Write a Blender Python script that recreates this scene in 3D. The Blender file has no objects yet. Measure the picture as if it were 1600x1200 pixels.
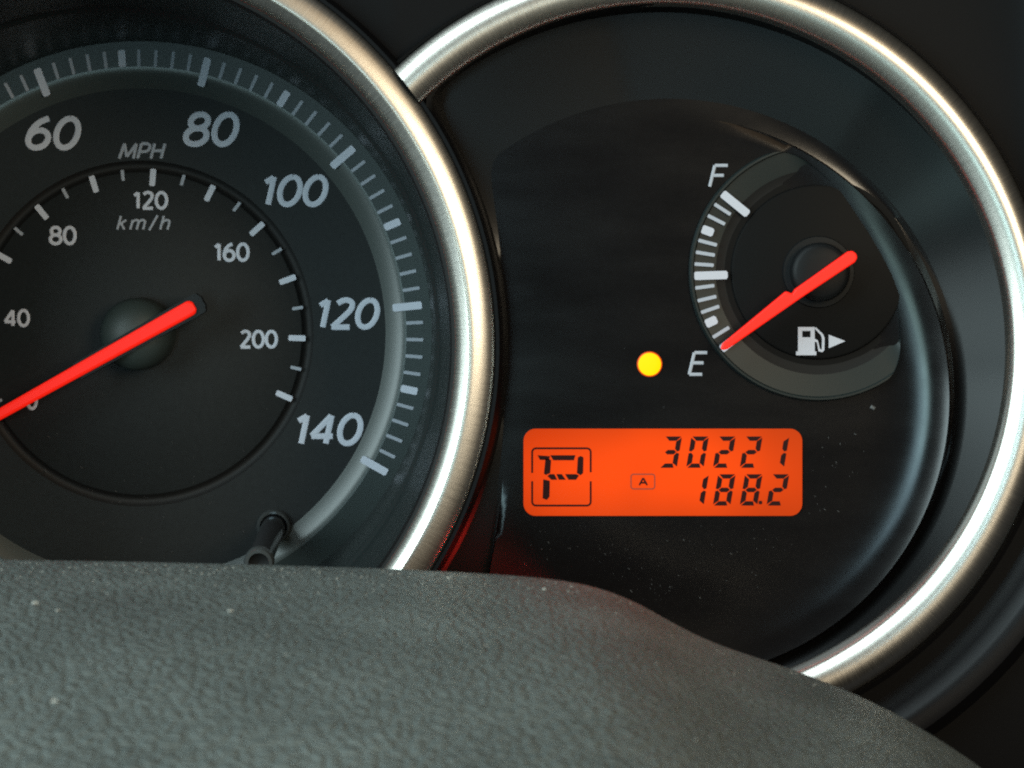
import bpy, math, random
from mathutils import Vector, Matrix
random.seed(7)

# ------------------------------------------------------------------ camera, world, lamps, exposure
# Units inside the script are millimetres (MM turns them into metres). The cluster faces -Y.
# y = 0 is the plane of the silver bezels, larger y is deeper inside the cluster.
MM = 0.001
S = 0.106            # mm per photo pixel (1600 wide) in the bezel plane
D = 400.0            # mm from camera to bezel plane
PX, PY = 800.0, 420.0   # photo pixel that the optical axis goes through (camera uses lens shift)

sc = bpy.context.scene
col = sc.collection
cam_d = bpy.data.cameras.new('camera')
cam = bpy.data.objects.new('camera', cam_d)
col.objects.link(cam)
cam.location = (0, -D * MM, 0)
cam.rotation_euler = (math.radians(90), 0, 0)
cam_d.sensor_width = 36.0
cam_d.lens = 36.0 * D / (1600 * S)
cam_d.shift_y = -(600 - PY) / 1600.0
cam_d.clip_start = 0.01
cam_d.clip_end = 20
cam_d.dof.use_dof = True
cam_d.dof.focus_distance = (D + 38) * MM
cam_d.dof.aperture_fstop = 44
sc.camera = cam

world = bpy.data.worlds.new('World')
sc.world = world
world.use_nodes = True
bg = world.node_tree.nodes['Background']
bg.inputs['Color'].default_value = (0.8, 0.85, 0.9, 1)
bg.inputs['Strength'].default_value = 0.03

sc.view_settings.view_transform = 'Standard'
sc.view_settings.look = 'None'
sc.view_settings.exposure = 0
sc.view_settings.gamma = 1
sc.cycles.max_bounces = 6
sc.cycles.use_denoising = False      # keep a little natural grain
sc.cycles.sample_clamp_indirect = 2.0
sc.cycles.filter_width = 2.0


def area(name, loc, target, sx, sy, power, color, spread=180):
    l = bpy.data.lights.new(name, 'AREA')
    l.shape = 'RECTANGLE'
    l.size, l.size_y = sx, sy
    l.energy = power
    l.color = color
    l.spread = math.radians(spread)
    o = bpy.data.objects.new(name, l)
    col.objects.link(o)
    o.location = loc
    d = Vector(target) - Vector(loc)
    o.rotation_euler = d.to_track_quat('-Z', 'Y').to_euler()
    return o


# daylight through the driver's window (cool, from the left), through the roof side (cool, high) and off the far side of the car (warm, right)
area('window_light', (-0.74, -0.56, 0.2), (0.0, 0.05, -0.02), 0.6, 0.65, 11.5, (0.76, 0.97, 1.0))
area('upper_window_light', (-0.36, -0.46, 0.7), (0.0, -0.05, -0.05), 0.5, 0.3, 3.2, (0.8, 0.96, 1.0))
area('rear_light', (-0.13, -0.68, -0.015), (0.03, 0.0, -0.02), 0.12, 0.15, 0.36, (0.54, 0.84, 1.0))
area('far_side_light', (0.31, -0.66, 0.13), (0.0, 0.05, -0.02), 0.2, 0.26, 2.4, (1.0, 0.85, 0.62))
area('headliner_light', (0.26, -0.68, 0.42), (0.0, 0.0, 0.0), 0.45, 0.3, 0.26, (1.0, 0.66, 0.34))
area('low_fill_light', (-0.13, -0.6, -0.075), (0.05, 0.0, 0.0), 0.1, 0.13, 0.22, (0.6, 0.95, 0.9))  # added unseen lamp low beside the camera, reflected as teal in the bowl wall
area('added_red_light', (0.011, 0.0098, -0.0590), (-0.004, 0.0128, -0.0495), 0.01, 0.003, 0.004, (1.0, 0.03, 0.02), 50)  # added red lamp hidden behind the cover, reddens the pod's lower left

# ------------------------------------------------------------------ helpers


def sc_at(y):
    return S * (D + y) / D


def P(px, py, y):
    k = sc_at(y)
    return Vector(((px - PX) * k, y, (PY - py) * k))


def obj(name, verts, faces, mat, parent=None, origin=(0, 0, 0), smooth=False, uvs=None):
    o3 = Vector(origin)
    me = bpy.data.meshes.new(name)
    me.from_pydata([((Vector(v) - o3) * MM)[:] for v in verts], [], faces)
    if uvs:
        ul = me.uv_layers.new(name='UVMap')
        for lp in me.loops:
            ul.data[lp.index].uv = uvs[lp.vertex_index]
    me.materials.append(mat)
    if smooth:
        me.shade_smooth()
    me.update()
    return link(name, me, parent)


def link(name, me, parent=None):
    o = bpy.data.objects.new(name, me)
    col.objects.link(o)
    if parent is not None:
        o.parent = parent
    return o


def thing(name, loc, label, cat, group=None):
    o = bpy.data.objects.new(name, None)
    o.empty_display_size = 0.01
    col.objects.link(o)
    o.location = Vector(loc) * MM
    tag(o, label, cat, group)
    return o


def tag(o, label=None, cat=None, group=None, kind=None):
    if label: o['label'] = label
    if cat: o['category'] = cat
    if group: o['group'] = group
    if kind: o['kind'] = kind
    return o


def sharp(o, deg=40):
    me = o.data
    me.shade_smooth()
    me.set_sharp_from_angle(angle=math.radians(deg))


def lathe(name, prof, mat, parent=None, a0=0, a1=360, seg=160, origin=(0, 0, 0), deg=40):
    """prof = [(r, y), ...] from inside to outside, turned about the Y axis; mm."""
    full = abs(a1 - a0 - 360) < 1e-6
    n = seg if full else seg + 1
    V, F, U = [], [], []
    m = len(prof)
    for i in range(n + (1 if full else 0)):
        a = math.radians(a0 + (a1 - a0) * i / seg)
        L = 0
        for j, (r, y) in enumerate(prof):
            if j: L += math.hypot(r - prof[j - 1][0], y - prof[j - 1][1])
            V.append((r * math.cos(a) + origin[0], y + origin[1], r * math.sin(a) + origin[2]))
            U.append((a * prof[-1][0], L))
    for i in range(n - 1 if not full else n):
        for j in range(m - 1):
            a_, b_ = i * m + j, (i + 1) * m + j
            F.append((a_, a_ + 1, b_ + 1, b_))
    o = obj(name, V, F, mat, parent, (0, 0, 0), False, U)
    sharp(o, deg)
    return o


def fix(o):
    import bmesh
    bm = bmesh.new(); bm.from_mesh(o.data)
    bmesh.ops.recalc_face_normals(bm, faces=bm.faces)
    bm.to_mesh(o.data); bm.free()
    return o


def prism(name, pts, y0, y1, mat, parent=None, origin=(0, 0, 0)):
    """polygon pts [(x,z)] extruded from y0 (front) to y1 (back)."""
    n = len(pts)
    V = [(x, y0, z) for x, z in pts] + [(x, y1, z) for x, z in pts]
    F = [tuple(range(n)), tuple(range(2 * n - 1, n - 1, -1))]
    for i in range(n):
        j = (i + 1) % n
        F.append((i, i + n, j + n, j))
    return fix(obj(name, V, F, mat, parent, origin))


def multi_prism(name, polys, y0, y1, mat, parent=None, origin=(0, 0, 0)):
    V, F = [], []
    for pts in polys:
        n = len(pts); b = len(V)
        V += [(x, y0, z) for x, z in pts] + [(x, y1, z) for x, z in pts]
        F += [tuple(range(b, b + n)), tuple(range(b + 2 * n - 1, b + n - 1, -1))]
        for i in range(n):
            j = (i + 1) % n
            F.append((b + i, b + i + n, b + j + n, b + j))
    return fix(obj(name, V, F, mat, parent, origin))


def ell(cx, cy, rx, ry, d0=90, d1=450, n=28):
    return [(cx + rx * math.cos(math.radians(d0 + (d1 - d0) * i / n)), cy + ry * math.sin(math.radians(d0 + (d1 - d0) * i / n))) for i in range(n + 1)]


def smooth_line(pts, n=6):
    out = []
    for i in range(len(pts) - 1):
        p0, p1, p2, p3 = pts[max(i - 1, 0)], pts[i], pts[i + 1], pts[min(i + 2, len(pts) - 1)]
        for k in range(n):
            t = k / n
            out.append(tuple(0.5 * (2 * p1[c] + (p2[c] - p0[c]) * t + (2 * p0[c] - 5 * p1[c] + 4 * p2[c] - p3[c]) * t * t + (3 * p1[c] - p0[c] - 3 * p2[c] + p3[c]) * t ** 3) for c in (0, 1)))
    return out + [pts[-1]]


# glyph -> (advance width, strokes); unit height is the height of a capital
GLYPH = {
    '0': (0.60, [ell(0.30, 0.5, 0.28, 0.5)]),
    '1': (0.36, [[(0.04, 0.80), (0.16, 0.90), (0.25, 0.98)], [(0.25, 1.0), (0.25, 0.5), (0.25, 0.0)]]),
    '2': (0.58, [smooth_line([(0.06, 0.87), (0.17, 0.97), (0.31, 1.0), (0.46, 0.93), (0.51, 0.77), (0.46, 0.60), (0.33, 0.40), (0.18, 0.19), (0.04, 0.0)]), [(0.02, 0.0), (0.3, 0.0), (0.56, 0.0)]]),
    '4': (0.62, [[(0.45, 0.0), (0.45, 0.5), (0.45, 1.0)], [(0.44, 0.99), (0.22, 0.62), (0.01, 0.27)], [(0.0, 0.26), (0.3, 0.26), (0.6, 0.26)]]),
    '6': (0.60, [smooth_line([(0.47, 1.0), (0.36, 0.95), (0.21, 0.83), (0.09, 0.62), (0.04, 0.38), (0.06, 0.22)]), ell(0.30, 0.30, 0.26, 0.30)]),
    '8': (0.60, [ell(0.30, 0.765, 0.225, 0.235), ell(0.30, 0.27, 0.27, 0.27)]),
    'M': (0.86, [[(0, 0), (0.03, 0.5), (0.06, 1.0)], [(0.06, 1), (0.2, 0.6), (0.36, 0.12)], [(0.36, 0.12), (0.52, 0.55), (0.68, 1)], [(0.68, 1.0), (0.70, 0.5), (0.72, 0.0)]]),
    'P': (0.60, [[(0, 0), (0, 0.5), (0, 1.0)], [(0, 1), (0.24, 1)] + ell(0.26, 0.73, 0.22, 0.27, 90, -90, 12) + [(0.0, 0.46)]]),
    'H': (0.66, [[(0, 0), (0, 0.5), (0, 1)], [(0.52, 0), (0.52, 0.5), (0.52, 1)], [(0, 0.52), (0.26, 0.52), (0.52, 0.52)]]),
    'k': (0.56, [[(0, 0), (0, 0.5), (0, 1)], [(0.36, 0.70), (0.18, 0.52), (0.02, 0.38)], [(0.12, 0.46), (0.26, 0.22), (0.40, 0.0)]]),
    'm': (0.92, [[(0, 0), (0, 0.35), (0, 0.7)], smooth_line([(0, 0.5), (0.10, 0.66), (0.22, 0.70), (0.34, 0.62), (0.36, 0.45), (0.36, 0.2), (0.36, 0.0)], 4), smooth_line([(0.36, 0.5), (0.46, 0.66), (0.58, 0.70), (0.70, 0.62), (0.72, 0.45), (0.72, 0.2), (0.72, 0.0)], 4)]),
    '/': (0.44, [[(0, -0.05), (0.12, 0.5), (0.24, 1.05)]]),
    'h': (0.54, [[(0, 0), (0, 0.5), (0, 1.0)], smooth_line([(0, 0.48), (0.12, 0.66), (0.25, 0.70), (0.38, 0.62), (0.41, 0.45), (0.41, 0.2), (0.41, 0.0)], 4)]),
    'F': (0.5, [[(0, 0), (0, 0.5), (0, 1)], [(0, 1), (0.24, 1), (0.50, 1)], [(0, 0.53), (0.2, 0.53), (0.44, 0.53)]]),
    'E': (0.5, [[(0, 0), (0, 0.5), (0, 1)], [(0, 1), (0.24, 1), (0.50, 1)], [(0, 0.53), (0.2, 0.53), (0.45, 0.53)], [(0, 0), (0.24, 0), (0.50, 0)]]),
    'A': (0.6, [[(0, 0), (0.14, 0.5), (0.28, 1)], [(0.28, 1), (0.42, 0.5), (0.56, 0)], [(0.1, 0.34), (0.28, 0.34), (0.46, 0.34)]]),
}


def text(body, cx, cy, w, h, y, mat, parent, origin, shear=0.0, stroke=0.16, space=0.13, name='numeral'):
    """lettering drawn with an even pen, its box centred on photo pixel (cx, cy), w x h pixels, printed on plane y."""
    lines, x = [], 0.0
    for ch in body:
        adv, st = GLYPH[ch]
        for ln in st: lines.append([(px_ + x + shear * py_, py_) for px_, py_ in ln])
        x += adv + space
    xs_ = [p[0] for l in lines for p in l]; ys_ = [p[1] for l in lines for p in l]
    x0, x1, y0, y1 = min(xs_), max(xs_), min(ys_), max(ys_)
    pen = stroke * h
    fx, fy = (w - pen) / (x1 - x0), (h - pen) / (y1 - y0)
    k = sc_at(y)
    c = P(cx, cy, y) - Vector(origin)
    cu = bpy.data.curves.new('t', 'CURVE')
    cu.dimensions = '3D'
    cu.bevel_depth = pen * k / 2
    cu.bevel_resolution = 2
    cu.use_fill_caps = True
    for l in lines:
        spn = cu.splines.new('POLY')
        spn.points.add(len(l) - 1)
        for q, (a, b) in zip(spn.points, l):
            q.co = ((a - (x0 + x1) / 2) * fx * k, 0, (b - (y0 + y1) / 2) * fy * k, 1)
    t = bpy.data.objects.new('t', cu)
    col.objects.link(t)
    dg = bpy.context.evaluated_depsgraph_get()
    me = bpy.data.meshes.new_from_object(t.evaluated_get(dg))
    bpy.data.objects.remove(t)
    flat = 0.05 / cu.bevel_depth
    for v in me.vertices:
        v.co = Vector((c.x + v.co.x, y - origin[1] + v.co.y * flat, c.z + v.co.z)) * MM
    me.shade_flat()
    me.materials.clear(); me.materials.append(mat)
    me.name = name
    return link(name, me, parent)


# ------------------------------------------------------------------ materials


def mat(name, color, rough=0.5, metal=0.0, spec=0.5, bump=None, var=None, emit=None, estr=0.0, coat=0.0, coat_r=0.1):
    m = bpy.data.materials.new(name)
    m.use_nodes = True
    nt = m.node_tree
    b = nt.nodes['Principled BSDF']
    b.inputs['Base Color'].default_value = (*color, 1)
    b.inputs['Roughness'].default_value = rough
    b.inputs['Metallic'].default_value = metal
    b.inputs['Specular IOR Level'].default_value = spec
    b.inputs['Coat Weight'].default_value = coat
    b.inputs['Coat Roughness'].default_value = coat_r
    if emit:
        b.inputs['Emission Color'].default_value = (*emit, 1)
        b.inputs['Emission Strength'].default_value = estr
    tc = nt.nodes.new('ShaderNodeTexCoord')
    if var:
        scale, amt = var
        n = nt.nodes.new('ShaderNodeTexNoise')
        n.inputs['Scale'].default_value = scale
        n.inputs['Detail'].default_value = 5
        mp = nt.nodes.new('ShaderNodeMapRange')
        mp.inputs['From Min'].default_value = 0.3
        mp.inputs['From Max'].default_value = 0.7
        mp.inputs['To Min'].default_value = 1 - amt
        mp.inputs['To Max'].default_value = 1 + amt
        mx = nt.nodes.new('ShaderNodeMix')
        mx.data_type = 'RGBA'; mx.blend_type = 'MULTIPLY'
        mx.inputs['Factor'].default_value = 1
        mx.inputs['A'].default_value = (*color, 1)
        nt.links.new(tc.outputs['Object'], n.inputs['Vector'])
        nt.links.new(n.outputs['Fac'], mp.inputs['Value'])
        nt.links.new(mp.outputs['Result'], mx.inputs['B'])
        nt.links.new(mx.outputs['Result'], b.inputs['Base Color'])
    if bump:
        scale, strength, dist = bump
        n = nt.nodes.new('ShaderNodeTexNoise')
        n.inputs['Scale'].default_value = scale
        n.inputs['Detail'].default_value = 4
        bp = nt.nodes.new('ShaderNodeBump')
        bp.inputs['Strength'].default_value = strength
        bp.inputs['Distance'].default_value = dist
        nt.links.new(tc.outputs['Object'], n.inputs['Vector'])
        nt.links.new(n.outputs['Fac'], bp.inputs['Height'])
        nt.links.new(bp.outputs['Normal'], b.inputs['Normal'])
    return m


def brushed(name):
    m = mat(name, (0.6, 0.57, 0.515), 0.3, 1.0)
    nt = m.node_tree; b = nt.nodes['Principled BSDF']
    tc = nt.nodes.new('ShaderNodeTexCoord')
    mp = nt.nodes.new('ShaderNodeMapping')
    mp.inputs['Rotation'].default_value = (0, 0, 0.18)
    mp.inputs['Scale'].default_value = (6.0, 0.16, 1)
    n = nt.nodes.new('ShaderNodeTexNoise')
    n.inputs['Scale'].default_value = 1.0
    n.inputs['Detail'].default_value = 6
    n.inputs['Roughness'].default_value = 0.75
    r = nt.nodes.new('ShaderNodeMapRange')
    r.inputs['From Min'].default_value = 0.25; r.inputs['From Max'].default_value = 0.75
    r.inputs['To Min'].default_value = 0.27; r.inputs['To Max'].default_value = 0.4
    bp = nt.nodes.new('ShaderNodeBump')
    bp.inputs['Strength'].default_value = 0.05; bp.inputs['Distance'].default_value = 0.0002
    nt.links.new(tc.outputs['UV'], mp.inputs['Vector'])
    nt.links.new(mp.outputs['Vector'], n.inputs['Vector'])
    nt.links.new(n.outputs['Fac'], r.inputs['Value'])
    nt.links.new(r.outputs['Result'], b.inputs['Roughness'])
    nt.links.new(n.outputs['Fac'], bp.inputs['Height'])
    nt.links.new(bp.outputs['Normal'], b.inputs['Normal'])
    return m


def leather(name):
    m = mat(name, (0.122, 0.138, 0.130), 0.5, 0.0, 0.35)
    nt = m.node_tree; b = nt.nodes['Principled BSDF']
    tc = nt.nodes.new('ShaderNodeTexCoord')
    nz = nt.nodes.new('ShaderNodeTexNoise'); nz.inputs['Scale'].default_value = 500
    ad = nt.nodes.new('ShaderNodeMix'); ad.data_type = 'RGBA'; ad.blend_type = 'LINEAR_LIGHT'
    ad.inputs['Factor'].default_value = 0.0008
    v = nt.nodes.new('ShaderNodeTexVoronoi'); v.feature = 'DISTANCE_TO_EDGE'
    v.inputs['Scale'].default_value = 570
    rm = nt.nodes.new('ShaderNodeMapRange')
    rm.inputs['From Min'].default_value = 0.0; rm.inputs['From Max'].default_value = 0.28
    rm.interpolation_type = 'SMOOTHSTEP'
    bp = nt.nodes.new('ShaderNodeBump')
    bp.inputs['Strength'].default_value = 0.7; bp.inputs['Distance'].default_value = 0.0007
    nt.links.new(tc.outputs['Object'], nz.inputs['Vector'])
    nt.links.new(tc.outputs['Object'], ad.inputs['A'])
    nt.links.new(nz.outputs['Color'], ad.inputs['B'])
    nt.links.new(ad.outputs['Result'], v.inputs['Vector'])
    nt.links.new(v.outputs['Distance'], rm.inputs['Value'])
    nt.links.new(rm.outputs['Result'], bp.inputs['Height'])
    nt.links.new(bp.outputs['Normal'], b.inputs['Normal'])
    # worn, slightly uneven colour
    n2 = nt.nodes.new('ShaderNodeTexNoise'); n2.inputs['Scale'].default_value = 60; n2.inputs['Detail'].default_value = 6
    cr = nt.nodes.new('ShaderNodeMapRange')
    cr.inputs['From Min'].default_value = 0.3; cr.inputs['From Max'].default_value = 0.7
    cr.inputs['To Min'].default_value = 0.8; cr.inputs['To Max'].default_value = 1.15
    mx = nt.nodes.new('ShaderNodeMix'); mx.data_type = 'RGBA'; mx.blend_type = 'MULTIPLY'
    mx.inputs['Factor'].default_value = 1
    mx.inputs['A'].default_value = b.inputs['Base Color'].default_value
    nt.links.new(tc.outputs['Object'], n2.inputs['Vector'])
    nt.links.new(n2.outputs['Fac'], cr.inputs['Value'])
    nt.links.new(cr.outputs['Result'], mx.inputs['B'])
    nt.links.new(mx.outputs['Result'], b.inputs['Base Color'])
    return m


M_metal = brushed('brushed_silver')
M_panel = mat('panel_black', (0.0035, 0.0035, 0.004), 0.5, spec=0.08, bump=(2500, 0.1, 0.0001))
M_wall = mat('tube_black', (0.011, 0.015, 0.015), 0.38, spec=0.32, bump=(1800, 0.06, 0.0001))
M_gap = mat('gap_black', (0.005, 0.005, 0.005), 0.6, spec=0.2)
M_dial = mat('dial_charcoal', (0.0125, 0.0145, 0.015), 0.55, spec=0.22, var=(900, 0.12))
M_groove = mat('groove_black', (0.004, 0.004, 0.004), 0.7)
M_scale = mat('scale_ring', (0.017, 0.024, 0.0225), 0.4, spec=0.4)
M_lip = mat('lip_grey', (0.055, 0.065, 0.062), 0.33)
M_white = mat('print_white', (0.55, 0.57, 0.65), 0.5)
M_dim = mat('print_grey', (0.33, 0.35, 0.4), 0.5)
M_hub = mat('hub_black', (0.03, 0.041, 0.039), 0.5, spec=0.5)
M_fhub = mat('fuel_hub_black', (0.005, 0.0055, 0.006), 0.5, spec=0.15)
M_casing = mat('needle_casing', (0.006, 0.0055, 0.006), 0.4, spec=0.2)
M_red = mat('needle_red', (0.75, 0.012, 0.006), 0.45, spec=0.3, emit=(1.0, 0.014, 0.003), estr=0.55)
M_face = mat('face_gloss_black', (0.0042, 0.0037, 0.0039), 0.15, spec=0.42, var=(700, 0.1))
_nt = M_face.node_tree      # faint wipe marks in the gloss
_tc = _nt.nodes.new('ShaderNodeTexCoord'); _mp = _nt.nodes.new('ShaderNodeMapping'); _n = _nt.nodes.new('ShaderNodeTexNoise'); _m = _nt.nodes.new('ShaderNodeMapRange')
_mp.inputs['Rotation'].default_value = (0, 0.5, 0); _mp.inputs['Scale'].default_value = (25, 25, 90)
_n.inputs['Scale'].default_value = 1.6; _n.inputs['Detail'].default_value = 5
_m.inputs['From Min'].default_value = 0.3; _m.inputs['From Max'].default_value = 0.7
_m.inputs['To Min'].default_value = 0.15; _m.inputs['To Max'].default_value = 0.2
_nt.links.new(_tc.outputs['Object'], _mp.inputs['Vector']); _nt.links.new(_mp.outputs['Vector'], _n.inputs['Vector'])
_nt.links.new(_n.outputs['Fac'], _m.inputs['Value']); _nt.links.new(_m.outputs['Result'], _nt.nodes['Principled BSDF'].inputs['Roughness'])
M_bowl = mat('bowl_black', (0.0035, 0.0035, 0.0037), 0.27, spec=0.25)
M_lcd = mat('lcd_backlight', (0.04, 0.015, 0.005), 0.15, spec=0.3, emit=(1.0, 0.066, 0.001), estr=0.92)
_nt = M_lcd.node_tree
_tc = _nt.nodes.new('ShaderNodeTexCoord'); _n = _nt.nodes.new('ShaderNodeTexNoise'); _m = _nt.nodes.new('ShaderNodeMapRange')
_n.inputs['Scale'].default_value = 38; _n.inputs['Detail'].default_value = 2
_m.inputs['From Min'].default_value = 0.3; _m.inputs['From Max'].default_value = 0.7
_m.inputs['To Min'].default_value = 0.82; _m.inputs['To Max'].default_value = 1.1
_nt.links.new(_tc.outputs['Object'], _n.inputs['Vector']); _nt.links.new(_n.outputs['Fac'], _m.inputs['Value'])
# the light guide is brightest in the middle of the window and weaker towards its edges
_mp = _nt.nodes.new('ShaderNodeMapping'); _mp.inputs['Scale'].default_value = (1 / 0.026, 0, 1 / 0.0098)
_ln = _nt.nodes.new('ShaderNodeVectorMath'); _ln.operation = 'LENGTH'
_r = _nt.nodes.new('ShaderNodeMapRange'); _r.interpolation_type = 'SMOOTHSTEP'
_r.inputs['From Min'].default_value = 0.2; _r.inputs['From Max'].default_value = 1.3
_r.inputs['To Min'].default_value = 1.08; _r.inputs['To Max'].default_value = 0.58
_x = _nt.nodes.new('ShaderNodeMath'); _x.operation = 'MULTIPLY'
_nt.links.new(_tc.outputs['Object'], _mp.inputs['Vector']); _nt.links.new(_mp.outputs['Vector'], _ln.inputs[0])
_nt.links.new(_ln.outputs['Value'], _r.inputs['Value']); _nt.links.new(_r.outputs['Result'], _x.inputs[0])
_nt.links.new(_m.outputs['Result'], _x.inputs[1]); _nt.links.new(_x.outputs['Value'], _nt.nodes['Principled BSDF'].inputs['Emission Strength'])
M_seg = mat('lcd_segment', (0.012, 0.005, 0.005), 0.4, spec=0.1, emit=(1.0, 0.05, 0.02), estr=0.012)
M_segdim = mat('lcd_segment_faint', (0.05, 0.02, 0.01), 0.4, emit=(1.0, 0.07, 0.01), estr=0.25)
M_lamp = mat('lamp_amber', (0.1, 0.06, 0.01), 0.5, spec=0.0, emit=(1.0, 0.42, 0.0), estr=2.0)
M_lamprim = mat('lamp_rim', (0.3, 0.05, 0.01), 0.4, emit=(1.0, 0.1, 0.0), estr=0.55)
M_cover = leather('grained_plastic')
M_dust = mat('dust', (0.34, 0.34, 0.31), 0.9)
M_knob = mat('knob_black', (0.02, 0.02, 0.022), 0.18)
M_chrome = mat('knob_rim', (0.06, 0.065, 0.065), 0.12, 0.2, 1.0)

# ------------------------------------------------------------------ geometry of the two pods
AX = -73.5; AZ = -12.8                       # axis of the speedometer
RC = P(1038, 548, 0)                         # axis of the right pod's bezel
RR = 577 * S                                 # its radius


def union_edge(x, rl, rr, sgn):
    best = None
    for (cx, cz, r) in ((AX, AZ, rl), (RC.x, RC.z, rr)):
        d = r * r - (x - cx) ** 2
        if d >= 0:
            z = cz + sgn * math.sqrt(d)
            if best is None or sgn * z > sgn * best: best = z
    return best


# ---- black instrument panel around the pods (setting)
V, F = [], []
xs = [-220 + i * 1.0 for i in range(441)]
RLH, RRH = 68.5, RR + 1.5
for i, x in enumerate(xs):
    zt, zb = union_edge(x, RLH, RRH, 1), union_edge(x, RLH, RRH, -1)
    if zt is None: zt = zb = AZ
    def yy(z, z0):
        return 6.0 - 0.0012 * (abs(z - z0)) ** 2
    for k in range(9):
        z = zt + (150 - zt) * (k / 8) ** 1.6
        V.append((x, yy(z, zt) , z))
    for k in range(9):
        z = zb + (-170 - zb) * (k / 8) ** 1.6
        V.append((x, 6.0, z))
for i in range(len(xs) - 1):
    for k in range(8):
        a = i * 18 + k; b = a + 18
        F.append((a, b, b + 1, a + 1))
        a += 9; b += 9
        F.append((a, a + 1, b + 1, b))
panel = obj('instrument_panel', V, F, M_panel, None, (0, 0, 0), True)
tag(panel, 'matte black dashboard panel surrounding the gauges', 'dashboard', kind='structure')

# ------------------------------------------------------------------ speedometer
YD = 78.0     # dial face
YS = 76.1     # scale ring
SO = (AX, 0, AZ)
sp = thing('speedometer', SO, 'large round speedometer in mph and km/h with brushed silver bezel', 'gauge')
kd, ks = sc_at(YD), sc_at(YS)

ring_prof = [(63.9, 3.5), (63.95, 1.9), (64.25, 1.15), (65.2, 0.38), (66.1, -0.33), (66.4, -0.53), (66.47, -0.47), (66.55, -0.56), (66.8, -0.57), (67.3, -0.5),
             (68.3, -0.27), (69.2, 0.03), (70.0, 0.42), (70.5, 0.85), (70.8, 1.4), (70.85, 3.0), (70.85, 6.5)]
lathe('bezel_ring', ring_prof, M_metal, sp, seg=260, deg=32)
# dark edge just outside the bezel
lathe('bezel_edge', [(70.65, 1.5), (70.85, 0.95), (71.4, 0.85), (72.0, 2.0), (72.4, 6.2)], M_panel, sp, seg=220)
# inside of the tube, with its step
wall = lathe('tube_wall', [(57.6, YS + 2), (57.75, YS - 3), (58.6, 58), (59.5, 41), (59.7, 40), (60.3, 39.2), (60.6, 37.5), (62.4, 20), (63.0, 8), (63.2, 5.0), (64.0, 3.2)],
             M_wall, sp, seg=220, deg=25)
lathe('tube_shadow_gap', [(63.1, 6.0), (63.5, 2.2), (64.15, 2.0)], M_gap, sp, seg=220)
# scale ring that carries the mph marks, with the rounded lip inside it
sr = lathe('scale_ring', [(52.7, YS), (57.7, YS)], M_scale, sp, seg=220)
lathe('scale_lip', [(48.4, YD + 0.05), (48.9, YD - 0.25), (49.7, YD - 0.75), (50.6, YD - 1.2), (51.4, YD - 1.6), (52.2, YD - 1.85), (52.75, YS + 0.02)], M_lip, sp, seg=220)
df = lathe('dial_face', [(34.25, YD), (48.9, YD)], M_dial, sp, seg=200)
lathe('dial_groove', [(31.9, YD), (32.2, YD + 0.35), (32.6, YD + 0.8), (33.1, YD + 0.95), (33.6, YD + 0.8), (34.0, YD + 0.35), (34.3, YD)], M_groove, sp, seg=200)
idl = lathe('inner_dial', [(0.01, YD - 0.05), (31.7, YD - 0.05), (32.0, YD + 0.1)], M_dial, sp, seg=200)


def bar_mesh(name, r0, r1, w, y, mt, round_in=0.35):
    """a mark along +X from r0 to r1 (mm), lying on plane y."""
    h = w / 2
    pts = [(r0 + h * round_in, -h), (r1 - h * 0.3, -h), (r1, -h * 0.7), (r1, h * 0.7), (r1 - h * 0.3, h), (r0 + h * round_in, h), (r0, h * 0.6), (r0, -h * 0.6)]
    n = len(pts)
    Vv = [(x, y - 0.06, z) for x, z in pts] + [(x, y + 0.05, z) for x, z in pts]
    Ff = [tuple(range(n))] + [(i, i + n, (i + 1) % n + n, (i + 1) % n) for i in range(n)]
    me = bpy.data.meshes.new(name)
    me.from_pydata([(Vector(v) * MM)[:] for v in Vv], [], Ff)
    me.materials.append(mt)
    me.update()
    return me


def place_mark(me, name, ang, parent):
    o = link(name, me, parent)
    o.rotation_euler = (0, -math.radians(ang), 0)
    return o


ra, rb, rc_ = 398 * ks, 417.5 * ks, 444 * ks
m_major = bar_mesh('major_mark', ra, rc_, 12 * ks, YS - 0.1, M_white)
m_med = bar_mesh('medium_mark', rb, rc_, 11.5 * ks, YS - 0.1, M_white)
m_min = bar_mesh('minor_mark', rb, rc_, 5.2 * ks, YS - 0.1, M_dim)
for v in range(0, 141, 2):
    a = 216.4 - 1.755 * v
    if v % 20 == 0: place_mark(m_major, 'major_mark', a, sr)
    elif v % 10 == 0: place_mark(m_med, 'medium_mark', a, sr)
    else: place_mark(m_min, 'minor_mark', a, sr)
YI = YD - 0.05
m_kmaj = bar_mesh('kilometre_mark', 231 * kd, 258 * kd, 9 * kd, YI, M_white)
m_kmin = bar_mesh('short_kilometre_mark', 240 * kd, 257 * kd, 5 * kd, YI, M_dim)
for v in range(10, 221, 10):
    a = 216.4 - 1.0905 * v
    place_mark(m_kmaj if v % 20 == 0 else m_kmin, 'kilometre_mark' if v % 20 == 0 else 'short_kilometre_mark', a, idl)

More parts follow.
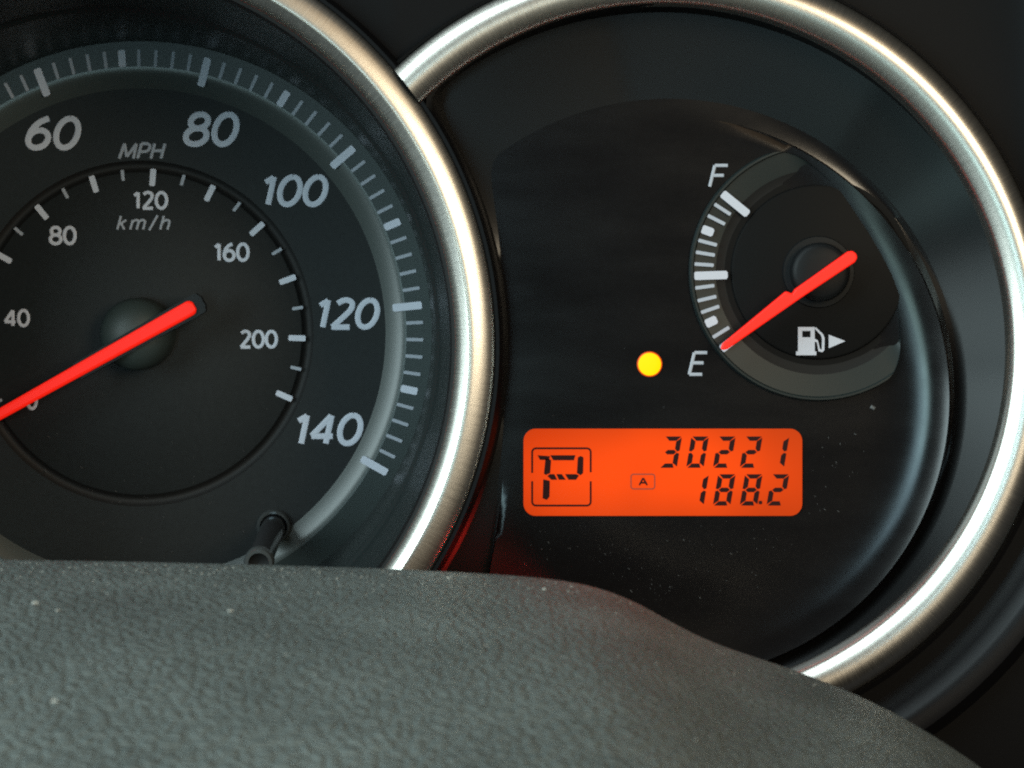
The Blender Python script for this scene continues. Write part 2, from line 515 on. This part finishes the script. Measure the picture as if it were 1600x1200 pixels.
YT = YD - 0.06
for body, cx, cy, w, h in (('60', 83, 208, 88, 55), ('80', 330, 202, 89, 56), ('100', 462, 298, 103, 52), ('120', 545, 490, 98, 51), ('140', 515, 671, 106, 53),
                           ('40', -68, 340, 92, 54), ('20', -110, 520, 92, 54), ('0', -60, 690, 42, 54)):
    text(body, cx, cy, w, h, YT, M_white, df, SO, shear=0.17, stroke=0.17)
text('MPH', 222, 236, 76, 28, YT, M_dim, df, SO, shear=0.2, stroke=0.17, space=0.08, name='unit_lettering')
YT2 = YD - 0.11
for body, cx, cy, w, h in (('40', 26, 497, 42, 29), ('80', 98, 368, 44, 31), ('120', 235, 313, 56, 30), ('160', 362, 394, 57, 31), ('200', 404, 530, 61, 30), ('0', 50, 626, 19, 30)):
    text(body, cx, cy, w, h, YT2, M_white, idl, SO, stroke=0.175)
text('km/h', 224, 348, 85, 27, YT2, M_dim, idl, SO, shear=0.2, stroke=0.135, space=0.16, name='unit_lettering')

# hub cap and needle
def chamfer(o, w):
    b = o.modifiers.new('chamfer', 'BEVEL')
    b.width = w * MM; b.segments = 2; b.limit_method = 'ANGLE'
    return o


lathe('hub_cap', [(0.01, YD - 10.9), (1.5, YD - 10.8), (3.0, YD - 10.45), (4.4, YD - 9.85), (5.6, YD - 9.0), (6.5, YD - 7.9), (6.95, YD - 6.8), (7.1, YD - 5), (7.1, YD)], M_hub, sp, seg=72, deg=60)
YN = YD - 11.5
A_, B_ = P(303, 478, YN), P(0, 647, YN)
u = (B_ - A_).normalized(); nrm = Vector((u.z, 0, -u.x))
need_len = 72.0


def needle_pts(s0, s1, w0, w1, rnd=True):
    a, b = A_ + u * s0, A_ + u * s1
    pts = []
    if rnd:
        for q in (-0.75, -0.35, 0.35, 0.75):
            pts.append(a - u * (w0 / 2 * 0.55 * (1 - q * q)) + nrm * (w0 / 2 * q * 1.25))
    pts += [a + nrm * w0 / 2 + u * 0.6, b + nrm * w1 / 2, b - nrm * w1 / 2, a - nrm * w0 / 2 + u * 0.6]
    return [(p.x, p.z) for p in pts]


nd = prism('needle', needle_pts(0.6, need_len, 3.0, 1.5), YN - 0.4, YN + 0.7, M_red, sp, SO)
chamfer(nd, 0.55)
prism('needle_casing', needle_pts(-0.9, 26, 4.2, 3.4), YN + 0.5, YN + 3.2, M_casing, nd, SO)

# ------------------------------------------------------------------ right pod
YF = 13.0
gp = thing('gauge_housing', (RC.x, 0, RC.z), 'deep black round housing with brushed silver bezel around fuel gauge and orange display', 'housing')
GO = (RC.x, 0, RC.z)
# bezel: half-round ring, only where it lies outside the speedometer's ring
dx, dz = AX - RC.x, AZ - RC.z
dist = math.hypot(dx, dz)
dirL = math.degrees(math.atan2(dz, dx))
RL = 69.6
half = math.degrees(math.acos((dist ** 2 + RR ** 2 - RL ** 2) / (2 * dist * RR)))
a0, a1 = dirL + half, dirL + 360 - half
HW = 33 * S
prof = []
for i in range(15):
    q = -1 + i / 7
    prof.append((RR + HW * q, 0.9 - 1.8 * (1 - abs(q) ** 2.1)))
prof = [(prof[0][0], 6.0)] + prof + [(prof[-1][0], 7.5)]
V, F, U = [], [], []
m_ = len(prof); L = 0.0
for i in range(241):
    L = 0.0
    for j, (r, y) in enumerate(prof):
        # every line of the ring stops where it meets the speedometer's ring
        h_ = math.degrees(math.acos(max(-1, min(1, (dist ** 2 + r ** 2 - 70.75 ** 2) / (2 * dist * r)))))
        a = math.radians(dirL + h_ + (360 - 2 * h_) * i / 240)
        if j: L += math.hypot(r - prof[j - 1][0], y - prof[j - 1][1])
        V.append((r * math.cos(a), y, r * math.sin(a))); U.append((a * RR, L))
for i in range(240):
    for j in range(m_ - 1):
        q = i * m_ + j
        F.append((q, q + 1, q + m_ + 1, q + m_))
sharp(obj('bezel_ring', V, F, M_metal, gp, (0, 0, 0), False, U), 50)
# panel collar that dishes round the bezel
cp = [(RR + HW - 0.1, 6.2), (RR + HW + 0.35, 4.6), (RR + HW + 0.8, 4.3), (RR + HW + 1.2, 5.2), (RR + HW + 3.0, 6.4), (RR + HW + 5.0, 5.9), (RR + HW + 6.8, 4.4), (RR + HW + 8.3, 2.6), (RR + HW + 9.6, 1.9), (RR + HW + 12, 2.2), (RR + HW + 15, 6.5)]
M_collar = mat('collar_black', (0.006, 0.006, 0.007), 0.4, spec=0.16)
half2 = math.degrees(math.acos((dist ** 2 + (RR + 9) ** 2 - 71.5 ** 2) / (2 * dist * (RR + 9))))
cp = [(r, y - 2.4) for r, y in cp[:3]] + cp[3:]
lathe('bezel_collar', cp[:4], M_panel, gp, a0 + 1.2, a1 - 1.2, seg=200)
lathe('collar_dish', cp[3:], M_collar, gp, -90, 12, seg=120)


# outlines of the pod's mouth and of its face, in photo pixels
def outline(c0, circ, left, n=200):
    """closed curve round c0: inside circle circ and right of circle left."""
    out = []
    for i in range(n):
        t = 2 * math.pi * i / n
        d = (math.cos(t), -math.sin(t))
        best = None
        for (cx, cy, r, inside) in ((*circ, True), (*left, False)):
            fx, fy = c0[0] - cx, c0[1] - cy
            b = fx * d[0] + fy * d[1]; c = fx * fx + fy * fy - r * r
            disc = b * b - c
            if disc < 0: continue
            q = math.sqrt(disc)
            s = -b + q if inside else -b - q
            if s > 0 and (best is None or s < best): best = s
        out.append((c0[0] + d[0] * best, c0[1] + d[1] * best))
    # soften the two corners
    for _ in range(2):
        out = [((out[i - 1][0] + 2 * out[i][0] + out[(i + 1) % n][0]) / 4, (out[i - 1][1] + 2 * out[i][1] + out[(i + 1) % n][1]) / 4) for i in range(n)]
    return out


C0 = (1085, 590)
mouth0 = outline(C0, (1038, 548, 552), (106, 541, 662))
mouth = outline(C0, (1041, 552, 547), (106, 541, 668))
mouth2 = outline(C0, (1036, 562, 548), (106, 541, 684))
mouth3 = outline(C0, (1031, 575, 556), (104, 541, 690))
inner = outline(C0, (1045, 608, 454), (-900, 560, 1690))
inner2 = outline(C0, (1045, 612, 446), (-900, 560, 1694))
inner3 = outline(C0, (1046, 622, 440), (-900, 560, 1697))


def loft(name, loops, m, parent, origin, closed_cap=False, deg=30):
    V, F = [], []
    n = len(loops[0][0])
    for pts, y in loops:
        ys = y if isinstance(y, list) else [y] * n
        V += [P(a, b, q) for (a, b), q in zip(pts, ys)]
    for k in range(len(loops) - 1):
        for i in range(n):
            j = (i + 1) % n
            F.append((k * n + i, k * n + j, (k + 1) * n + j, (k + 1) * n + i))
    if closed_cap:
        V.append(P(C0[0], C0[1], loops[-1][1])); b = (len(loops) - 1) * n
        for i in range(n): F.append((b + i, b + (i + 1) % n, len(V) - 1))
    o = obj(name, V, F, m, parent, origin)
    fix(o)
    sharp(o, deg)
    return o


def sstep(a):
    a = min(1.0, max(0.0, a))
    return a * a * (3 - 2 * a)


m3y = [9.8 + 3.1 * (1 - min(1.0, max(0.0, (x - 950) / 420))) - 3.6 * sstep((y - 230) / 340) * sstep((x - 900) / 350) for x, y in mouth3]
loft('mouth_rim', [(mouth0, 0.9), (mouth, 1.4), (mouth2, [q - 2 for q in m3y]), (mouth3, m3y)], M_gap, gp, GO, deg=50)
loft('bowl_wall', [(mouth3, m3y), (inner, YF)], M_bowl, gp, GO)
WR = []
for x, y in inner3:
    ang = math.degrees(math.atan2(y - 600, x - 1046))          # 0 = right, positive = down
    a = min(1.0, max(0.0, (ang + 85) / 80)) if ang < 20 else min(1.0, max(0.0, (150 - ang) / 60))
    WR.append(a * a * (3 - 2 * a))
wr = WR
loft('wall_groove', [(inner, YF), (inner2, [YF + 0.6 * a for a in wr]), (inner3, [YF + 0.2 * a for a in wr])], M_face, gp, GO)


def shrink(f):
    return [((x - 1046) * f + 1046, (y - 600) * f + 600) for x, y in inner3]


def dish(f, y0, lift):
    w = WR
    return (shrink(f), [y0 - lift * a for a in w])


# the face is flat in the middle and dishes up towards its edge
fp = loft('face_panel', [(shrink(1.0), [YF + 0.2 * a for a in wr]), dish(0.994, YF, 2.3), dish(0.95, YF, 1.35), dish(0.90, YF, 0.72), dish(0.84, YF, 0.3), dish(0.77, YF, 0.08), (shrink(0.70), YF)], M_face, gp, GO, True, deg=60)

# ------------------------------------------------------------------ fuel gauge
FCX, FCY = 1278, 425
kf = sc_at(YF)
FC = P(FCX, FCY, YF)
FO = (FC.x, 0, FC.z)
fg = thing('fuel_gauge', FO, 'small fuel gauge with red needle resting at E on black face panel', 'gauge')
clip = smooth_line([(1100, 205), (1225, 232), (1300, 290), (1352, 350), (1386, 420), (1403, 500), (1404, 560), (1392, 640)], 6)


def rclip(a, r):
    d = (math.cos(a), -math.sin(a))
    best = r
    for (x0, y0), (x1, y1) in zip(clip, clip[1:]):
        ex, ey = x1 - x0, y1 - y0
        det = d[0] * (-ey) + ex * d[1]
        if abs(det) < 1e-9: continue
        bx, by = x0 - FCX, y0 - FCY
        t = (bx * (-ey) + ex * by) / det
        w = (d[0] * by - d[1] * bx) / det
        if 0 <= w <= 1 and t > 0: best = min(best, t)
    return best


RCS = [min(202.0, rclip(2 * math.pi * i / 300, 1e9)) for i in range(300)]
for _ in range(60):
    RCS = [(RCS[i - 1] + 2 * RCS[i] + RCS[(i + 1) % 300]) / 4 for i in range(300)]


def polar(name, prof, m, parent, seg=300, deg=25, clipped=True):
    V, F = [], []
    k = len(prof)
    for i in range(seg):
        a = 2 * math.pi * i / seg
        for r, y in prof:
            rr = min(r, RCS[i]) if clipped else r
            sink = min(1.0, (202 - RCS[i]) / 75) * 0.8 if clipped else 0.0      # the ring dips under the face where it runs out
            V.append((FC.x + rr * kf * math.cos(a), y + sink, FC.z + rr * kf * math.sin(a)))
    for i in range(seg):
        for j in range(k - 1):
            a, b = i * k + j, ((i + 1) % seg) * k + j
            F.append((a, a + 1, b + 1, b))
    o = obj(name, V, F, m, parent, FO)
    sharp(o, deg)
    return o


M_fring = mat('fuel_ring', (0.0085, 0.013, 0.0128), 0.45, spec=0.25)
M_fmark = mat('fuel_print', (0.46, 0.47, 0.53), 0.5)
M_fdial = mat('fuel_dial', (0.0035, 0.0034, 0.0034), 0.5, spec=0.08)
M_fedge = mat('fuel_edge', (0.008, 0.009, 0.009), 0.4, spec=0.3)
frim = polar('outer_rim', [(194, YF - 1.0), (196, YF - 1.3), (199, YF - 1.3), (201, YF - 0.8), (202, YF + 0.2)], M_fring, fg)
fr = polar('scale_ring', [(160, YF - 0.4), (165, YF - 0.5), (194, YF - 1.0)], M_fring, fg)
polar('ring_step', [(146, YF - 0.1), (150, YF - 0.12), (160, YF - 0.4)], M_gap, fg)
fd = polar('inner_dial', [(0.1, YF - 0.6), (132, YF - 0.6), (135, YF - 0.5), (137, YF - 0.1), (147, YF - 0.1)], M_fdial, fg, clipped=False)
m_fmaj = bar_mesh('major_mark', 142 * kf, 194 * kf, 13 * kf, YF - 1.15, M_fmark)
m_fblk = bar_mesh('quarter_mark', 175 * kf, 194 * kf, 13.5 * kf, YF - 1.1, M_fmark)
m_fmin = bar_mesh('minor_mark', 164 * kf, 194 * kf, 5.5 * kf, YF - 1.1, M_dim)
for a in (140.8, 181.8, 218.4): place_mark(m_fmaj, 'major_mark', a, fr)
for a in (159.7, 204.8): place_mark(m_fblk, 'quarter_mark', a, fr)
for a in (146.9, 153.0, 165.2, 170.8, 176.3, 187.4, 193.4, 199.0, 211.7): place_mark(m_fmin, 'minor_mark', a, fr)
text('F', 1123, 275, 33, 38, YF - 0.1, M_dim, fg, FO, shear=0.2, stroke=0.13, name='letter')
text('E', 1091, 568, 33, 39, YF - 0.1, M_dim, fg, FO, shear=0.2, stroke=0.13, name='letter')


def pxp(pts, y):
    return [((px - PX) * sc_at(y), (PY - py) * sc_at(y)) for px, py in pts]


# fuel pump symbol with its arrow
YP = YF - 0.75
def rect(x0, y0, x1, y1): return [(x0, y0), (x1, y0), (x1, y1), (x0, y1)]
pump = [rect(1247, 511, 1273, 517), rect(1247, 517, 1253.5, 527), rect(1266.5, 517, 1273, 527), rect(1247, 527, 1273, 549), rect(1244, 549, 1275.5, 555),
        [(1273, 529), (1278, 532), (1281, 545), (1284, 546.5), (1284, 550), (1279, 549), (1276.5, 535), (1273, 534)],
        [(1284, 546.5), (1284.5, 531), (1283, 524), (1272.5, 513), (1275, 511.5), (1286, 522), (1288.5, 528), (1288, 547), (1285.5, 550), (1284, 550)]]
multi_prism('pump_symbol', [pxp(p, YP) for p in pump], YP, YP + 0.2, M_fmark, fg, FO)
multi_prism('arrow_symbol', [pxp([(1295, 523), (1321, 533), (1295, 544)], YP)], YP, YP + 0.2, M_fmark, fg, FO)
lathe('hub_cap', [(0.01, YF - 4.6), (2.5, YF - 4.55), (4.0, YF - 4.4), (4.7, YF - 4.1), (5.0, YF - 3.5), (5.0, YF - 1.2), (6.0, YF - 1.1), (6.2, YF - 0.5)], M_fhub, fg, seg=64, deg=50)
YFN = YF - 5.6
fn_pts = [(1126, 545), (1129, 537), (1228, 455), (1238, 459), (1242, 452), (1325, 393), (1332, 392), (1338, 397), (1339, 404), (1335, 410), (1252, 465), (1137, 545), (1130, 547)]
chamfer(prism('needle', pxp(fn_pts, YFN), YFN - 0.5, YFN + 1.0, M_red, fg, FO), 0.4)

# ------------------------------------------------------------------ odometer display
YL = YF - 0.25
lo = P(1035, 738, YL)
LO = (lo.x, 0, lo.z)
od = thing('odometer_display', LO, 'orange backlit display showing P, 30221 and 188.2', 'display')


def rrect(x0, y0, x1, y1, r, n=8):
    pts = []
    for cx, cy, s in ((x1 - r, y0 + r, -90), (x1 - r, y1 - r, 0), (x0 + r, y1 - r, 90), (x0 + r, y0 + r, 180)):
        for i in range(n + 1):
            a = math.radians(s + 90 * i / n)
            pts.append((cx + r * math.cos(a), cy + r * math.sin(a)))
    return pts


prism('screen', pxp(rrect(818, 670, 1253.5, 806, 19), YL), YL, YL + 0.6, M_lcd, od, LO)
YG = YL - 0.05
SH = 0.17


def seg_polys(x0, yb, on, W=27.4, H=49.0, t=7.8):
    """slanted seven-segment figure, its lower left corner at pixel (x0, yb); g = gap."""
    def T(x, y): return (x0 + x + SH * y, yb - y)
    h = H / 2; g = 0.9
    sg = {
        'a': [(g + 1.0, H), (W - g, H), (W - t, H - t + 1), (t + 1.0, H - t + 1)],
        'b': [(W, H - g - 1), (W, h + g + 1.5), (W - t * .5, h + g), (W - t, h + t * .5 + 1.5), (W - t, H - t)],
        'c': [(W, h - g - 1.5), (W, g + 1), (W - t, t), (W - t, h - t * .5 - 1.0), (W - t * .5, h - g)],
        'd': [(g + 1.0, 0), (W - g - 4, 0), (W - t, t - 1), (t, t - 1)],
        'e': [(0, g + 1), (0, h - g - 1), (t * .5, h - g), (t, h - t * .5 - 1), (t, t)],
        'f': [(0, h + g + 1), (0, H - g - 1), (t, H - t), (t, h + t * .5 + 1), (t * .5, h + g)],
        'g': [(t * .5 + g, h), (t + 1, h + t * .5 - .4), (W - t - 1, h + t * .5 - .4), (W - t * .5 - g, h), (W - t - 1, h - t * .5 + .4), (t + 1, h - t * .5 + .4)],
    }
    return [[T(*p) for p in sg[s]] for s in on]


SEG = {'0': 'abcdef', '1': 'bc', '2': 'abged', '3': 'abgcd', '8': 'abcdefg'}
LEFTS = (1030, 1072, 1113.8, 1155.8, 1197.6)
for chars, yb in (('30221', 731), (' 1882', 790)):
    for ch, x0 in zip(chars, LEFTS):
        if ch == ' ': continue
        multi_prism('digit', [pxp(p, YG) for p in seg_polys(x0, yb, SEG[ch])], YG, YG + 0.1, M_seg, od, LO)
multi_prism('decimal_point', [pxp(rrect(1185.5, 782.5, 1191, 788, 1.5, 3), YG)], YG, YG + 0.1, M_seg, od, LO)
pg = [[(841, 712.5), (858, 714), (857, 717.5), (845, 717.5)], [(853.5, 717), (860, 720), (858.5, 738), (854, 741), (851, 739)],
      [(861, 712.5), (898, 712.5), (895.5, 718), (865.5, 718)], [(904, 716), (907, 713.5), (910.5, 716), (910, 738), (907, 741.5), (902.5, 738)],
      [(856.5, 744.5), (860, 742), (865, 742), (869.5, 748.5), (862, 748.5)], [(870.5, 742), (877, 742), (883, 748.5), (874.5, 748.5)],
      [(884, 742), (899, 742), (903.5, 744), (899, 748.5), (889.5, 748.5)], [(850, 750), (858, 752.5), (857.5, 775), (854, 780), (849, 777.5)]]
def fatten(p, w):
    cx, cy = sum(q[0] for q in p) / len(p), sum(q[1] for q in p) / len(p)
    return [(x + math.copysign(min(w, abs(x - cx)), x - cx), y + math.copysign(min(w, abs(y - cy)), y - cy)) for x, y in p]


pg = [fatten(p, 1.2) for p in pg]
multi_prism('gear_letter', [pxp(p, YG) for p in pg], YG, YG + 0.1, M_seg, od, LO)


def stroke(pts, w):
    """thin band along pts (px)."""
    L, R = [], []
    for i, (x, y) in enumerate(pts):
        p, q = pts[max(i - 1, 0)], pts[min(i + 1, len(pts) - 1)]
        tx, ty = q[0] - p[0], q[1] - p[1]; l = math.hypot(tx, ty)
        nx, ny = -ty / l * w / 2, tx / l * w / 2
        L.append((x + nx, y + ny)); R.append((x - nx, y - ny))
    return L + R[::-1]


def arc(cx, cy, r, d0, d1, n=5):
    return [(cx + r * math.cos(math.radians(d0 + (d1 - d0) * i / n)), cy + r * math.sin(math.radians(d0 + (d1 - d0) * i / n))) for i in range(n + 1)]


fr_up = [(831.5, 739)] + arc(837.5, 706.5, 6, 180, 270) + arc(917, 706.5, 6, 270, 360) + [(923, 738)]
fr_dn = [(831.5, 752)] + arc(837.5, 784, 6, 180, 90) + arc(917, 784, 6, 90, 0) + [(923, 752)]


def stroke_quads(pts, w):
    L = stroke(pts, w); n = len(pts)
    left, right = L[:n], L[n:][::-1]
    return [[left[i], left[i + 1], right[i + 1], right[i]] for i in range(n - 1)]


multi_prism('gear_frame', [pxp(q, YG) for q in stroke_quads(fr_up, 3.0) + stroke_quads(fr_dn, 3.0)], YG, YG + 0.1, M_seg, od, LO)
abox = arc(990, 745, 4, 180, 270) + arc(1019, 745, 4, 270, 360) + arc(1019, 760, 4, 0, 90) + arc(990, 760, 4, 90, 180) + [(986, 745)]
multi_prism('trip_frame', [pxp(q, YG) for q in stroke_quads(abox, 2.0)], YG, YG + 0.1, M_segdim, od, LO)
text('A', 1005, 752.5, 15, 14, YG, M_seg, od, LO, stroke=0.2, name='trip_letter')

# ------------------------------------------------------------------ low fuel lamp
wc = P(1015, 569, YF)
WO = (wc.x, 0, wc.z)
wl = thing('warning_light', WO, 'round lit yellow low fuel lamp beside the letter E', 'lamp')
lathe('lens', [(0.01, YF - 1.0), (1.0, YF - 0.9), (1.6, YF - 0.65), (1.95, YF - 0.25)], M_lamp, wl, seg=48, deg=60)
lathe('rim', [(1.93, YF - 0.3), (2.12, YF - 0.18), (2.2, YF + 0.1)], M_lamprim, wl, seg=48, deg=60)

# ------------------------------------------------------------------ trip reset knob
kb = P(428, 822, YD); kt = P(404, 880, YD - 34)
kn = thing('trip_reset_knob', kb, 'short black trip reset knob standing on the lower speedometer face', 'knob')
ax = (kt - kb); Lk = ax.length; ax.normalize()
e1 = ax.cross(Vector((0, 0, 1))).normalized(); e2 = e1.cross(ax)


def tube(name, prof, m, parent, seg=48):
    V, F = [], []
    k = len(prof)
    for i in range(seg):
        a = 2 * math.pi * i / seg
        for r, h in prof:
            V.append(kb + ax * h + e1 * (r * math.cos(a)) + e2 * (r * math.sin(a)))
    for i in range(seg):
        for j in range(k - 1):
            a, b = i * k + j, ((i + 1) % seg) * k + j
            F.append((a, a + 1, b + 1, b))
    o = fix(obj(name, V, F, m, parent, kb)); sharp(o, 45)
    return o


tube('collar', [(3.3, -0.5), (3.4, 0.8), (3.1, 1.2), (2.7, 1.2), (2.5, 0.2)], M_chrome, kn)
tube('shaft', [(2.4, -0.5), (2.3, Lk - 2.0)], M_knob, kn)
tube('button', [(2.3, Lk - 3.0), (2.75, Lk - 2.6), (2.8, Lk - 0.6), (2.5, Lk), (1.9, Lk + 0.1)], M_chrome, kn)
tube('button_cap', [(2.0, Lk), (1.2, Lk - 0.5), (0.02, Lk - 0.6)], M_gap, kn)

# ------------------------------------------------------------------ steering column cover
sil = [(-260, 878), (-120, 876), (0, 876), (200, 879), (400, 884), (600, 890), (740, 897), (830, 903), (880, 909), (920, 916), (960, 928), (1000, 945), (1040, 968), (1080, 990), (1120, 1008), (1160, 1022), (1200, 1035), (1250, 1052), (1307, 1074), (1350, 1092), (1412, 1122), (1475, 1160), (1537, 1202), (1620, 1268), (1750, 1390), (1900, 1550)]


def sil_y(x):
    for (x0, y0), (x1, y1) in zip(sil, sil[1:]):
        if x0 <= x <= x1:
            return y0 + (y1 - y0) * (x - x0) / (x1 - x0)
    return sil[-1][1]


cols = []
N = 150
raw = [sil_y(-250 + 2140 * i / N) for i in range(N + 1)]
for _ in range(3):
    raw = [raw[0]] + [(raw[i - 1] + 2 * raw[i] + raw[i + 1]) / 4 for i in range(1, N)] + [raw[-1]]
YB = -48.0        # where the back edge of the cover stands
V, F = [], []
rowprof = [(16, -40), (14, -9), (11.5, -4.2), (8, -1.5), (4, -0.35), (0, 0.0)]
fwd = [3, 7, 12, 18, 25, 33, 42, 52, 63, 76, 90, 106, 124, 144, 166, 190]
nr = 0
for i in range(N + 1):
    px = -250 + 2140 * i / N
    p0 = P(px, raw[i], YB)
    row = []
    for dy, dz_ in rowprof:
        row.append(Vector((p0.x, YB + dy, p0.z + dz_)))
    for d in fwd:
        # top sinks gently toward the driver, more on the right-hand shoulder
        zz = p0.z + 0.045 * d - 0.0013 * d * d
        row.append(Vector((p0.x, YB - d, zz)))
    row.append(Vector((p0.x, YB - 200, row[-1].z - 10)))
    row.append(Vector((p0.x, YB - 202, row[-1].z - 40)))
    nr = len(row)
    V += row
for i in range(N):
    for j in range(nr - 1):
        a, b = i * nr + j, (i + 1) * nr + j
        F.append((a, b, b + 1, a + 1))
cv = fix(obj('steering_column_cover', V, F, M_cover, None, (0, 0, 0), True))
tag(cv, 'grey grained plastic steering column cover in front of the gauges', 'cover')

# ------------------------------------------------------------------ dust
def flecks(name, spots, m):
    V, F = [], []
    for c, n_, ln, w in spots:
        n_ = n_.normalized()
        t = n_.cross(Vector((0.6, 0.2, -0.77))).normalized().cross(n_)
        t.rotate(Matrix.Rotation(random.uniform(-0.5, 0.5), 3, n_))
        s = n_.cross(t)
        b = len(V)
        for sx, sy, h in ((-1, -1, 0), (1, -1, 0), (1, 1, 0), (-1, 1, 0), (-.5, -.5, 1), (.5, -.5, 1), (.5, .5, 1), (-.5, .5, 1)):
            V.append(c + t * (sx * ln / 2) + s * (sy * w / 2) + n_ * (h * min(w, ln) * 0.5))
        F += [(b, b + 1, b + 5, b + 4), (b + 1, b + 2, b + 6, b + 5), (b + 2, b + 3, b + 7, b + 6), (b + 3, b, b + 4, b + 7), (b + 4, b + 5, b + 6, b + 7), (b + 3, b + 2, b + 1, b)]
    return fix(obj(name, V, F, m))


spots = []
for _ in range(420):
    px = random.choice([random.uniform(-60, 1000), random.uniform(-60, 700), random.uniform(-60, 1350)])
    i = min(N - 1, max(0, int((px + 250) / 2140 * N)))
    d = random.choice([random.uniform(3, 16), random.uniform(3, 30), random.uniform(3, 90)])
    p0 = P(px, raw[i], YB)
    slope = (P(0, raw[i + 1], YB).z - P(0, raw[i], YB).z) / (2140 / N * sc_at(YB))
    c = Vector((p0.x, YB - d, p0.z + 0.045 * d - 0.0013 * d * d))
    sz = random.choice([0.09, 0.12, 0.15, 0.2])
    spots.append((c, Vector((-slope, 0, 1)), sz * random.uniform(0.8, 1.5), sz))
for px, d, sz in ((55, 42, 0.9), (90, 46, 0.5), (850, 14, 0.6), (1003, 48, 0.6), (700, 9, 0.5), (85, 84, 0.8), (360, 44, 0.7)):
    i = min(N - 1, int((px + 250) / 2140 * N))
    p0 = P(px, raw[i], YB)
    k = (D + YB) / (D + YB - d)
    spots.append((Vector((p0.x / k, YB - d, p0.z + 0.045 * d - 0.0013 * d * d)), Vector((0, 0, 1)), sz, sz * 0.7))
tag(flecks('dust', spots, M_dust), 'pale dust specks on the grained steering column cover', 'dust', kind='stuff')

spots = []
for _ in range(1100):
    px, py = random.uniform(0, 1460), random.triangular(520, 1010, 960)
    p = P(px, py, YD - 0.15)
    rl = math.hypot(p.x - AX, p.z - AZ)
    if rl < 48:
        c = p
    else:
        if math.hypot(px - 1045, py - 612) > 415 or px < 800: continue
        if 1040 < px < 1440 and py < 660: continue
        if 810 < px < 1262 and 660 < py < 815: continue
        c = P(px, py, YF - 0.02)
    w = random.choice([random.uniform(0.03, 0.055), random.uniform(0.03, 0.055), random.uniform(0.03, 0.1)])
    spots.append((c, Vector((0, -1, 0)), w * random.uniform(1.5, 6), w))
spots.append((P(1364, 637, YF - 0.02), Vector((0, -1, 0)), 0.9, 0.6))
M_dust2 = mat('lint', (0.09, 0.09, 0.09), 0.9)
tag(flecks('lint', spots, M_dust2), 'fine pale lint specks on the black gauge faces', 'lint', kind='stuff')
